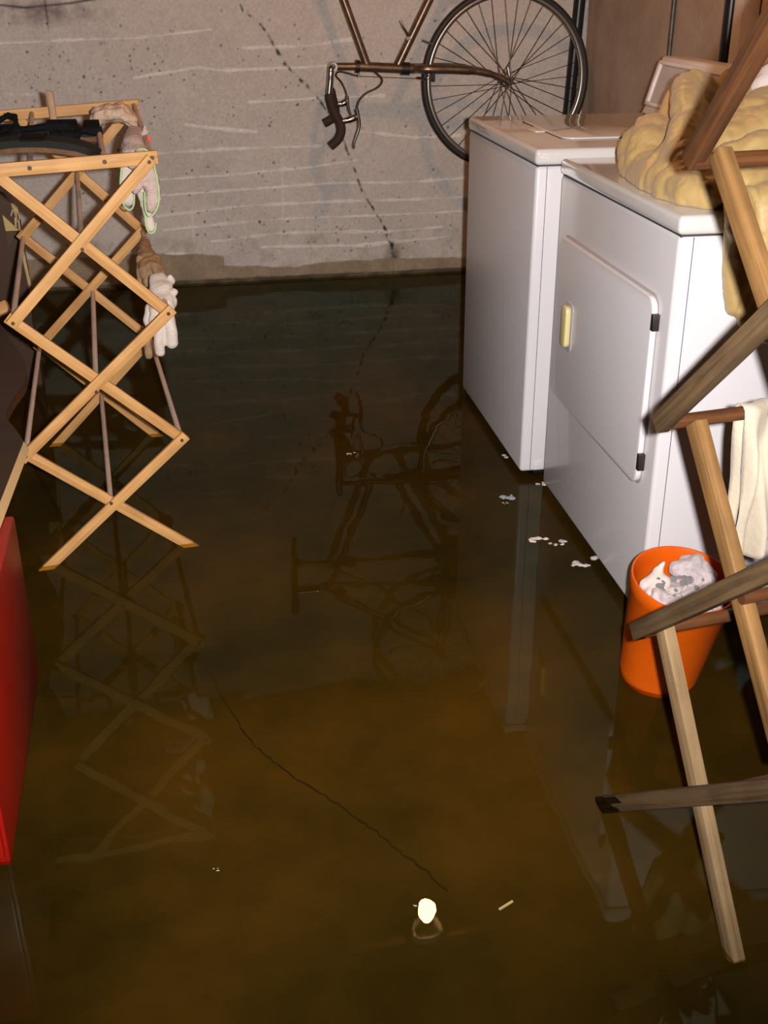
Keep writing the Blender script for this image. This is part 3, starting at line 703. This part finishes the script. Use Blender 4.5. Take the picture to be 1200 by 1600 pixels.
# ------------------------------------------------------------------ bicycle on the back wall
YB = 4.62
def K(px, py, dy=0): return at_y(px, py, YB+dy)
bike = thing('bicycle', 'bronze racing bicycle hanging nose-down on the back wall', 'bicycle', K(640, 106))
hub = K(790, 126); RW = .338
def ring(r, rad, m, nm, parent, seg=96, cy=0, prof=None):
    b = NB(); tube(b, [hubc+Vector((r*math.cos(2*math.pi*k/seg), cy, r*math.sin(2*math.pi*k/seg))) for k in range(seg)], rad, 10, closed=True); return obj(nm, b, m, parent, 180)
def wheel(c, nm):
    global hubc; hubc = c
    b = NB(); prof = [(.308, -.011), (.317, -.012), (.322, -.008), (.322, .008), (.317, .012), (.308, .011), (.303, .006), (.303, -.006)]
    lathe(b, prof, c, (0, 1, 0), 96, closed=True); wh = obj(nm, b, M['rim'], bike, 60)
    ring(.327, .0135, M['rubber'], 'tyre', wh)
    b = NB(); lathe(b, [(0, -.05), (.006, -.05), (.006, -.036), (.020, -.034), (.020, -.03), (.009, -.026), (.009, .026), (.020, .03), (.020, .034), (.006, .036), (.006, .05), (0, .05)], c, (0, 1, 0), 20); obj('hub', b, M['chrome'], wh)
    for k in range(36):
        side = -1 if k % 2 else 1; a = 2*math.pi*k/36+.05; a2 = a+(1 if (k//2) % 2 else -1)*R_(66)
        p = c+Vector((.018*math.cos(a2), side*.031, .018*math.sin(a2))); q = c+Vector((.305*math.cos(a), 0, .305*math.sin(a)))
        b = NB(); tube(b, [p, q], .0013, 5); obj('spoke', b, M['darkmetal'], wh)
    return wh
fw = wheel(hub, 'front_wheel')
H0, H1 = K(560, 104), K(628, 107)
hdir = (H1-H0).normalized()
def part(nm, pts_, r, m, parent=bike, seg=12): b = NB(); tube(b, pts_, r, seg); return obj(nm, b, M[m], parent, 60)
part('head_tube', [H0, H1], .0190, 'frame')
part('headset_cup', [H0-hdir*.012, H0+hdir*.004], .024, 'darkmetal'); part('headset_cup', [H1-hdir*.004, H1+hdir*.03], .024, 'darkmetal')
# fork: steerer to crown to two curved blades
for s in (-1, 1):
    part('fork_blade', spline([K(648, 107)+Vector((0, s*.012, 0)), K(662, 107)+Vector((0, s*.04, 0)), K(700, 107)+Vector((0, s*.045, 0)), K(735, 109)+Vector((0, s*.047, 0)), K(765, 115)+Vector((0, s*.048, 0)), K(790, 126)+Vector((0, s*.05, 0))], 6),
         [.0165]*6+[.0175]*12+[.014]*6+[.0115]*6+[.0095], 'frame')
part('fork_crown', [K(640, 107), K(655, 107)], .019, 'frame')
part('axle_nut', [hub-Vector((0, .068, 0)), hub+Vector((0, .068, 0))], .008, 'chrome')
part('quick_release', spline([hub-Vector((0, .07, 0)), hub+Vector((-.005, -.075, .02)), hub+Vector((-.012, -.07, .055))], 4), .004, 'chrome')
# frame triangle, rear triangle and rear wheel above
T0, D0 = K(573, 100), K(622, 101)
tdir = (K(537, 0)-K(573, 100)).normalized(); ddir = (K(670, 0)-K(622, 100)).normalized()
ST = T0+tdir*.56; BB = D0+ddir*.60
part('top_tube', [T0, ST], .0160, 'frame'); part('down_tube', [D0, BB], .0170, 'frame')
sd = (ST-BB).normalized(); part('seat_tube', [BB, ST+sd*.05], .0145, 'frame')
part('bottom_bracket', [BB-Vector((0, .034, 0)), BB+Vector((0, .034, 0))], .02, 'frame')
up = Vector((0, 0, 1)); mid = (ST+BB)/2
perp = (up - sd*up.dot(sd)).normalized()
RH = BB + perp*.40 + sd*.06
for s in (-1, 1):
    part('chain_stay', [BB+Vector((0, s*.03, 0)), RH+Vector((0, s*.062, 0))], .009, 'frame')
    part('seat_stay', [ST+Vector((0, s*.018, 0)), RH+Vector((0, s*.062, 0))], .008, 'frame')
wheel(RH, 'rear_wheel')
b = NB(); lathe(b, [(0, 0), (.03, 0), (.095, .0), (.097, .002), (.095, .004), (.03, .004), (0, .004)], BB-Vector((0, .05, 0)), (0, 1, 0), 48); obj('chainring', b, M['chrome'], bike)
for s in (-1, 1):
    a = BB+Vector((0, s*.055, 0)); e = a+Vector((s*.08, 0, s*.145)); part('crank', [a, e], .009, 'chrome')
    b = NB(); box(b, e+Vector((-.03, -.04 if s < 0 else 0, -.012)), e+Vector((.03, 0 if s < 0 else .04, .012)), .003); obj('pedal', b, M['darkmetal'], bike)
me = blob_mesh([[(ST+sd*.17+perp*.10, (.02, .06, .02)), (ST+sd*.165+perp*-.02, (.015, .03, .015)), (ST+sd*.16-perp*.15, (.012, .015, .012))]], .006, 3)
part('seat_post', [ST, ST+sd*.16], .0125, 'chrome'); link_mesh('saddle', me, M['blackcloth'], bike, 180)
# stem and drop handlebar (bar axis runs out of the wall)
S0 = K(520, 104); part('stem', [H0, K(540, 104), S0], .0145, 'frame')
b = NB(); lathe(b, [(0, -.022), (.016, -.022), (.018, -.018), (.018, .018), (.016, .022), (0, .022)], S0, (0, 1, 0), 24); obj('stem_clamp', b, M['chrome'], bike)
for s in (-1, 1):
    y = s*.10
    drop = [(517, 106), (516, 126), (514, 146), (521, 172), (531, 192), (533, 206), (527, 219), (516, 229)] if s < 0 else \
           [(517, 103), (517, 118), (516, 138), (521, 160), (524, 174), (519, 185), (506, 193)]
    D_ = [K(px, py, y) for px, py in drop]
    hb = part('handlebar', spline([S0, S0.lerp(D_[0], .9), D_[0]+(D_[1]-D_[0])*.35, D_[1], D_[2]], 6), .0125, 'chrome')
    Q = spline(D_[2:], 6); part('bar_tape', Q, [.014]+[.0178]*(len(Q)-2)+[.0168], 'tape', hb, 16)
def lever(y, blade, body, cab):
    k_ = lambda L: [K(px, py, y*(f if f is not None else 1)) for px, py, f in [(q+(None,))[:3] for q in L]]
    P = spline(k_(blade), 5); n = len(P)
    l = part('brake_lever', P, [.0085*(1-.45*i/(n-1)) for i in range(n)], 'chrome')
    part('lever_body', spline(k_(body), 4), [.0115]*4+[.0135]*4+[.009], 'chrome', l)
    part('brake_cable', spline(k_(cab), 8), .0036, 'cable', l, 8)
lever(-.10, [(557, 170), (560, 184), (561, 198), (557, 212), (553, 224), (553, 232)], [(534, 190), (546, 187), (557, 183)],
      [(557, 172), (561, 158), (572, 146), (588, 138), (596, 130, .8), (596, 122, .5), (584, 111, .1)])
lever(.10, [(542, 150), (543, 160), (545, 172), (549, 182)], [(528, 163), (535, 162), (542, 158)],
      [(542, 150), (539, 140), (533, 128), (525, 118, .6), (532, 112, .3), (560, 119, .15)])
part('cable_stop', [K(560, 108), K(561, 121)], .004, 'chrome'); part('inner_cable', [K(561, 119), K(655, 123)], .0012, 'darkmetal', seg=6)
part('shift_lever', spline([K(640, 62, -.02), K(636, 52, -.03), K(630, 42, -.035), K(626, 32, -.035)], 4), .0045, 'chrome')
part('shift_boss', [K(638, 60, .02), K(638, 60, -.03)], .008, 'darkmetal')
# front brake caliper gripping the rim
for s in (-1, 1):
    c1 = part('brake_caliper', spline([K(652, 122)+Vector((0, s*.005, 0)), K(664, 122)+Vector((0, s*.03, 0)), K(672, 112)+Vector((0, s*.028, 0)), K(675, 100)+Vector((0, s*.018, 0))], 5), .0048, 'chrome')
    b = NB(); p = K(676, 118)+Vector((0, s*.018, 0)); box(b, p-Vector((.006, .004, .022)), p+Vector((.006, .004, .022)), .002); obj('brake_pad', b, M['rubber'], c1)
part('reflector_clip', [K(660, 63, -.01), K(676, 69, -.01)], .004, 'chrome')
part('wall_hook', [RH+Vector((0, .0, -.30)), RH+Vector((0, .27, -.30))], .006, 'darkmetal')

# ------------------------------------------------------------------ pipes on the right
def pipe(nm, label, a, c, r, m, cat='pipe'):
    b = NB(); tube(b, [a, c], r, 16); o = obj(nm, b, M[m], None, 60); return tag(o, label, cat)
a = at_y(906, 0, 4.83); c = at_y(888, 176, 4.83); d = (c-a)
pipe('drain_pipe', 'thick black pipe leaning in the wall corner behind the bicycle wheel', a-d*1.6, a+d*((a.z+WATER)/(-d.z)), .024, 'pipe_black')
a = at_x(1054, 0, 1.645); c = at_x(1045, 85, 1.645); pipe('conduit', 'thin grey conduit running up the right wall behind the appliances', Vector((1.645, a.y, CEIL)), Vector((1.645, c.y, .3)), .0085, 'pipe_grey')
a = at_x(1144, 0, 1.62); c = at_x(1132, 95, 1.62); pipe('vent_pipe', 'black pipe running up the right wall beside the pale post', Vector((1.62, a.y, CEIL)), Vector((1.62, c.y, .3)), .019, 'pipe_black')
a = at_x(1166, 0, 1.63)
b = NB(); box(b, (1.60, a.y-.045, -WATER), (1.655, a.y+.012, CEIL), .003); tag(obj('pale_post', b, M['post'], None), 'pale wooden post against the right wall beside the black pipe', 'post')

# ------------------------------------------------------------------ orange bucket with lint
W0 = Vector((.801, 1.696, 0)); U = Vector((.040, -.191, .982)).normalized()
base_c = W0 - U*(WATER-.004)
buck = thing('waste_bucket', 'orange plastic wastebasket full of lint standing in the water by the dryer', 'wastebasket', (base_c.x, base_c.y, -WATER))
Hh = .232+WATER-.004
prof = [(0, .0), (.068, .0), (.072, .004), (.0735, .02), (.092, Hh-.03), (.0935, Hh-.028), (.0955, Hh-.004), (.0945, Hh), (.0915, Hh), (.0895, Hh-.004), (.088, Hh-.03), (.070, .008), (0, .006)]
b = NB(); lathe(b, prof, base_c, U, 64); obj('basket_shell', b, M['orange'], buck, 50)
TC = base_c+U*(Hh-.028)
def lf(c): return .012*noise.noise(c*38)+.006*noise.noise(c*90)
q = Vector((0, 0, 1)).rotation_difference(U)
def tp(x, y, z): return TC + q @ Vector((x, y, z))
me = blob_mesh([[(tp(-.008, -.006, -.024), (.074, .074, .03)), (tp(.008, .0, -.024), (.074, .074, .028))], [(tp(-.050, -.02, -.002), .022), (tp(-.02, -.055, -.006), .022)], [(tp(.0, -.02, -.002), .024), (tp(.03, -.04, -.004), .024)], [(tp(.03, -.03, -.004), .024), (tp(.055, .0, -.002), .02)]], .004, 2, lf)
tag(link_mesh('lint_heap', me, M['lint'], None, 180), 'grey fluffy dryer lint filling the orange wastebasket', 'lint', kind='stuff')
me = blob_mesh([[(tp(.012, .040, .012), .020), (tp(.035, .038, .022), .022), (tp(.055, .02, .016), .018), (tp(.05, .0, .008), .014)], [(tp(.02, .05, .014), .016), (tp(.03, .055, .024), .013)]], .0035, 2, lambda c: .007*noise.noise(c*42)+.003*noise.noise(c*100))
tag(link_mesh('tissue_wad', me, M['lint'], None, 180), 'pinkish white crumpled tissue wad at the back of the orange wastebasket', 'tissue')
me = blob_mesh([[(tp(-.058, .018, .0), .014), (tp(-.035, .035, .018), .010), (tp(-.025, .040, .034), .004)], [(tp(-.06, -.005, .0), .012), (tp(-.03, .02, .006), .016)]], .003, 2, lambda c: .004*noise.noise(c*50))
tag(link_mesh('tissue_wad', me, M['tissue'], None, 180), 'pointed cream tissue scrap at the left rim of the orange wastebasket', 'tissue')
for k in range(16):
    x, y = random.uniform(-.055, .05), random.uniform(-.055, .02); s = random.uniform(.003, .0065)
    if k == 0:
        b = bmesh.new(); bmesh.ops.create_icosphere(b, subdivisions=2, radius=1)
        for v in b.verts: v.co *= 1+.6*noise.noise(v.co*2.3)
        cme = bpy.data.meshes.new('crumb'); b.to_mesh(cme); b.free(); cme.materials.append(M['foil'])
    o = bpy.data.objects.new('plastic_scrap', cme); COL.objects.link(o); o.location = tp(x, y, .013+.006*random.random()); o.scale = (s, s*1.3, s*.6); o.rotation_euler = (random.random()*3, random.random()*3, 0)
    tag(o, 'tiny crinkled clear plastic scrap on the lint in the orange wastebasket', 'scrap', 'plastic scraps in the wastebasket')

# ------------------------------------------------------------------ right drying rack (weathered, near)
def rack_right():
    A = Vector((.589, 1.339, 0)); d = Vector((.154, -.988, 0)).normalized(); n = Vector((-d.y, d.x, 0))  # n points right, away from the aisle
    if n.x < 0: n = -n
    t = thing('wooden_drying_rack', 'weathered brown wooden folding rack standing closest at the right edge', 'drying rack', (.9, 1.25, -WATER))
    W, T = .026, .019
    SEP = .60
    def P(px, py): return at_plane(px, py, A, n)
    def run(a, c, la, lc):   # extend a straight line given by two points to heights la, lc
        dd = c-a; k = lambda z: (z-a.z)/dd.z
        return a+dd*k(la), a+dd*k(lc)
    rows = [ # (line points), z range, layer, material
        (P(979, 1252), P(1200, 1232), -WATER, .372, -1, 'oldwood', 'G'),
        (P(1028, 975), P(1137, 1493), .375, -WATER, 1, 'lightwood', 'F'),
        (P(1003, 985), P(1200, 896), .350, .69, -1, 'oldwood', 'E'),
        (P(1083, 681), P(1179, 1050), .685, .345, 1, 'palewood', 'D'),
        (P(1040, 662), P(1200, 508), .662, 1.015, -1, 'oldwood', 'C'),
        (P(1112, 232), P(1200, 498), 1.015, .66, 1, 'palewood', 'B'),
        (P(1090, 254), P(1173, 112), .99, 1.34, -1, 'redwood', 'A'),
    ]
    for k in range(2):
        o_ = n*(SEP*k)
        for a, c, z0, z1, lay, m, nm in rows:
            if nm in ('E', 'C', 'A'):
                dd = (c-a); dd = dd/abs(dd.z); a0 = a; a1 = a + dd*(z1-a.z)
            else: a0, a1 = run(a, c, z0, z1)
            b = NB(); bar(b, a0+o_, a1+o_, W, T, n, bev=.0025, offs=lay*T*.5); obj('slat', b, M[m], t)
    ga, gc = P(979, 1252), P(1200, 1232); gd = (gc-ga)/abs((gc-ga).z); g0 = ga+gd*(-WATER-ga.z)
    wet = mat('wet_black_wood', (.008, .006, .004), .12, bump=.4, bscale=60)
    for f, ww, oo in ((.052, W*1.03, 0), (.085, W*.42, .006), (.075, W*.25, -.008)):
        b = NB(); sh = gd.normalized().cross(n)*oo; bar(b, g0+sh, g0+gd.normalized()*f+sh, ww, T+.0012, n, bev=0, offs=-T*.5, cut=(0, 1.8)); obj('wet_tip', b, wet, t)
    for (px, py) in ((1048, 660), (1020, 984), (1097, 252)):
        p = P(px, py); b = NB(); tube(b, [p-n*.012, p+n*(SEP+.012)], .0095, 14); obj('dowel', b, M['darkwood'], t)
    for (px, py) in ((1088, 1246), (1158, 935)):
        p = P(px, py); b = NB(); tube(b, [p-n*.0, p+n*(SEP+.0)], .0085, 14); obj('dowel', b, M['darkwood'], t)
    return P, n
PR, nR = rack_right()

# cream shirt over the dowel
p0 = PR(1048, 660)
def cloth():
    b = NB(); uv = b.loops.layers.uv.active; NU, NV = 60, 70; rows = []
    q = Vector((nR.y, -nR.x, 0));  q = q if q.y < 0 else -q
    fall = .222
    for j in range(NV+1):
        v = j/NV; row = []
        s = (v-.5)*2
        for i in range(NU+1):
            u = i/NU; tt = .105+.17*u
            L = s*(fall + .02*math.sin(u*9) - .05*u*0)
            arc = .012*math.pi/2
            if abs(L) < arc: a = L/.012; off = q*(.0125*math.sin(-a)); z = .0125*math.cos(a)
            else:
                sg = 1 if L > 0 else -1; h = abs(L)-arc; off = q*(-sg*(.0125+.0)); z = -h
            drop = max(0, -z)
            shrink = 1-.22*min(1, drop/.22)*(1)
            tt2 = .105+.17*(u*shrink+.06*drop/.2)
            fold = .013*math.sin(u*19+drop*8)*min(1, drop/.05)+.008*math.sin(u*37-drop*12)*min(1, drop/.08)+.010*noise.noise(Vector((u*6, drop*14, s)))
            p = p0+nR*tt2+off+q*(fold)+Vector((0, 0, z+.001))
            row.append(b.verts.new(p))
        rows.append(row)
    for a, c in zip(rows[:-1], rows[1:]):
        for i in range(NU): b.faces.new((a[i], a[i+1], c[i+1], c[i]))
    me = bpy.data.meshes.new('c'); b.to_mesh(me); b.free()
    o = bpy.data.objects.new('c', me); COL.objects.link(o); md = o.modifiers.new('s', 'SOLIDIFY'); md.thickness = .0025; md.offset = 0
    dg = bpy.context.evaluated_depsgraph_get(); dg.update(); out = bpy.data.meshes.new_from_object(o.evaluated_get(dg)); bpy.data.objects.remove(o)
    out.materials.clear()
    return tag(link_mesh('hanging_shirt', out, M['cream'], None, 180), 'cream cotton garment draped over a dowel of the weathered rack', 'clothing')
cloth()

# ------------------------------------------------------------------ yellow quilt heap
def quilt():
    c = []
    def rl(*a): c.append([(at_y(px, py, y), r) for px, py, y, r in a])
    def rw(*a): c.append([(Vector(p), r) for p, r in a])
    # big left lobe resting on the dryer top
    rl((1020, 222, 2.36, .06), (1012, 238, 2.34, .066), (1012, 256, 2.30, .062), (1018, 272, 2.24, .055))
    rl((1018, 240, 2.30, .06), (1048, 232, 2.32, .06), (1080, 240, 2.30, .06))
    rl((1020, 270, 2.22, .052), (1038, 285, 2.12, .05), (1058, 296, 2.03, .045), (1080, 303, 1.96, .04), (1108, 306, 1.93, .036))
    rl((1050, 262, 2.15, .055), (1080, 275, 2.06, .052), (1105, 282, 2.0, .05), (1140, 285, 1.96, .05))
    # standing rolls
    rl((1072, 262, 2.06, .040), (1066, 232, 2.12, .040), (1070, 196, 2.18, .037), (1074, 158, 2.26, .038), (1076, 136, 2.32, .036), (1090, 132, 2.34, .034))
    rl((1038, 205, 2.42, .032), (1044, 180, 2.46, .030), (1056, 152, 2.50, .030), (1070, 136, 2.5, .03))
    rl((1108, 250, 2.2, .06), (1112, 205, 2.25, .055), (1110, 168, 2.32, .045), (1100, 145, 2.36, .035))
    rl((1120, 150, 2.4, .035), (1135, 130, 2.45, .03), (1140, 118, 2.48, .022))
    # mass at the right of the dark bar
    rl((1150, 232, 2.12, .06), (1175, 200, 2.16, .06), (1196, 178, 2.2, .055), (1230, 170, 2.2, .06))
    rl((1150, 262, 2.02, .055), (1185, 255, 2.0, .06), (1225, 245, 2.0, .06), (1280, 240, 2.0, .06))
    rl((1140, 292, 1.94, .045), (1180, 295, 1.92, .048), (1230, 300, 1.92, .05), (1290, 300, 1.92, .05))
    rl((1200, 210, 2.1, .06), (1250, 200, 2.1, .07), (1310, 210, 2.1, .07))
    rl((1138, 205, 2.2, .045), (1150, 180, 2.25, .045), (1172, 160, 2.28, .036), (1200, 154, 2.28, .035))
    # fall over the near side of the dryer
    rl((1160, 320, 1.86, .036), (1158, 350, 1.838, .034), (1158, 400, 1.838, .036), (1158, 440, 1.838, .034), (1152, 478, 1.838, .022), (1160, 502, 1.838, .012))
    rl((1200, 320, 1.86, .04), (1204, 350, 1.838, .036), (1204, 420, 1.838, .034), (1198, 480, 1.838, .030), (1196, 520, 1.838, .022))
    rl((1250, 320, 1.86, .04), (1250, 360, 1.838, .036), (1246, 430, 1.838, .034), (1240, 510, 1.838, .03))
    def dsp(p):
        w_ = Vector((noise.noise(p*7), noise.noise(p*7+Vector((5, 5, 5))), noise.noise(p*7+Vector((9, 1, 3)))))*.06
        q_ = p+w_; q_ = Vector((q_.x*1.0, q_.y*1.0, q_.z*.55))
        r1 = 1-abs(noise.noise(q_*10.5))*2.6; r2 = 1-abs(noise.noise(q_*34+Vector((1, 9, 4))))*2.6
        return .007*noise.noise(p*8)-.009*max(0, r1-.35)-.003*max(0, r2-.35)+.0008*noise.noise(p*90)
    me = blob_mesh(c, .0055, 6, dsp)
    for v in me.vertices:
        p = v.co
        if p.y > DY0-.004 and p.x > DX-.004 and p.y < DY1+.02 and p.z < DT+.0015:
            if p.z > DT-.07 and p.y > DY0+.02: p.z = DT+.0015
            else: p.y = DY0-.0045
        if WY0-.02 < p.y < WY1 and p.x > WX-.004 and p.z < WT+.0075: p.z = WT+.0075
    return tag(link_mesh('yellow_quilt', me, M['yellow'], None, 180), 'crumpled pale yellow quilt heaped on top of the nearer dryer', 'quilt')
quilt()
me = blob_mesh([[(at_y(1188, 132, 2.26), .024), (at_y(1202, 126, 2.26), .03), (at_y(1225, 120, 2.28), .035)]], .005, 2, wr(25, .008))
tag(link_mesh('white_rag', me, M['tissue'], None, 180), 'white rag lying on top of the yellow quilt at the right edge', 'rag')

# ------------------------------------------------------------------ flotsam
def clump(px, py, r, label, m='lint', name='lint_clump', flat=.35, cat='lint', n=5):
    p = at_z(px, py, 0); ch = []
    for k in range(n): ch.append([(p+Vector((random.uniform(-r, r)*1.6, random.uniform(-r, r), 0)), (r*random.uniform(.3, .7), r*random.uniform(.3, .7), r*flat*random.uniform(.3, .7)))])
    me = blob_mesh(ch, max(.0012, r*.12), 1, lambda c: .3*r*noise.noise(c*180)*.5)
    return tag(link_mesh(name, me, M[m], None, 180), label, cat, 'lint clumps floating by the dryer' if cat == 'lint' else None)
clump(795, 712, 0.0116, 'small pale lint clump floating at the washing machine corner')
clump(797, 775, 0.0159, 'bluish lint patch floating in front of the washing machine corner', 'bluelint')
clump(790, 786, 0.0050, 'tiny lint speck floating below the bluish lint patch')
clump(843, 841, 0.0159, 'white lint clump floating in front of the dryer, left of a twin', 'tissue')
clump(874, 850, 0.0145, 'thin lint streak floating just right of the white clump')
clump(913, 880, 0.0203, 'largest lint clump, floating against the dryer front near the bucket')
clump(850, 757, 0.0130, 'lint speck floating in the gap between washer and dryer')
clump(547, 709, 0.0050, 'white foam speck floating under the reflected handlebar', 'tissue', 'foam_speck', cat='speck')
clump(649, 1415, 0.0030, 'bright speck floating just left of the mirrored bulb', 'tissue', 'foam_speck', cat='speck')
clump(337, 1359, 0.0030, 'lone white speck floating on the open water at lower left', 'tissue', 'foam_speck', cat='speck')
b = NB(); bar(b, at_z(780, 1421, .001), at_z(801, 1408, .001), .003, .002, (0, 0, 1), bev=0); tag(obj('straw_bit', b, M['splinter'], None), 'thin straw floating right of the mirrored bulb', 'straw')

# ------------------------------------------------------------------ lift everything so that the floor is z = 0
for o in list(COL.objects):
    if o.parent is None: o.location.z += WATER
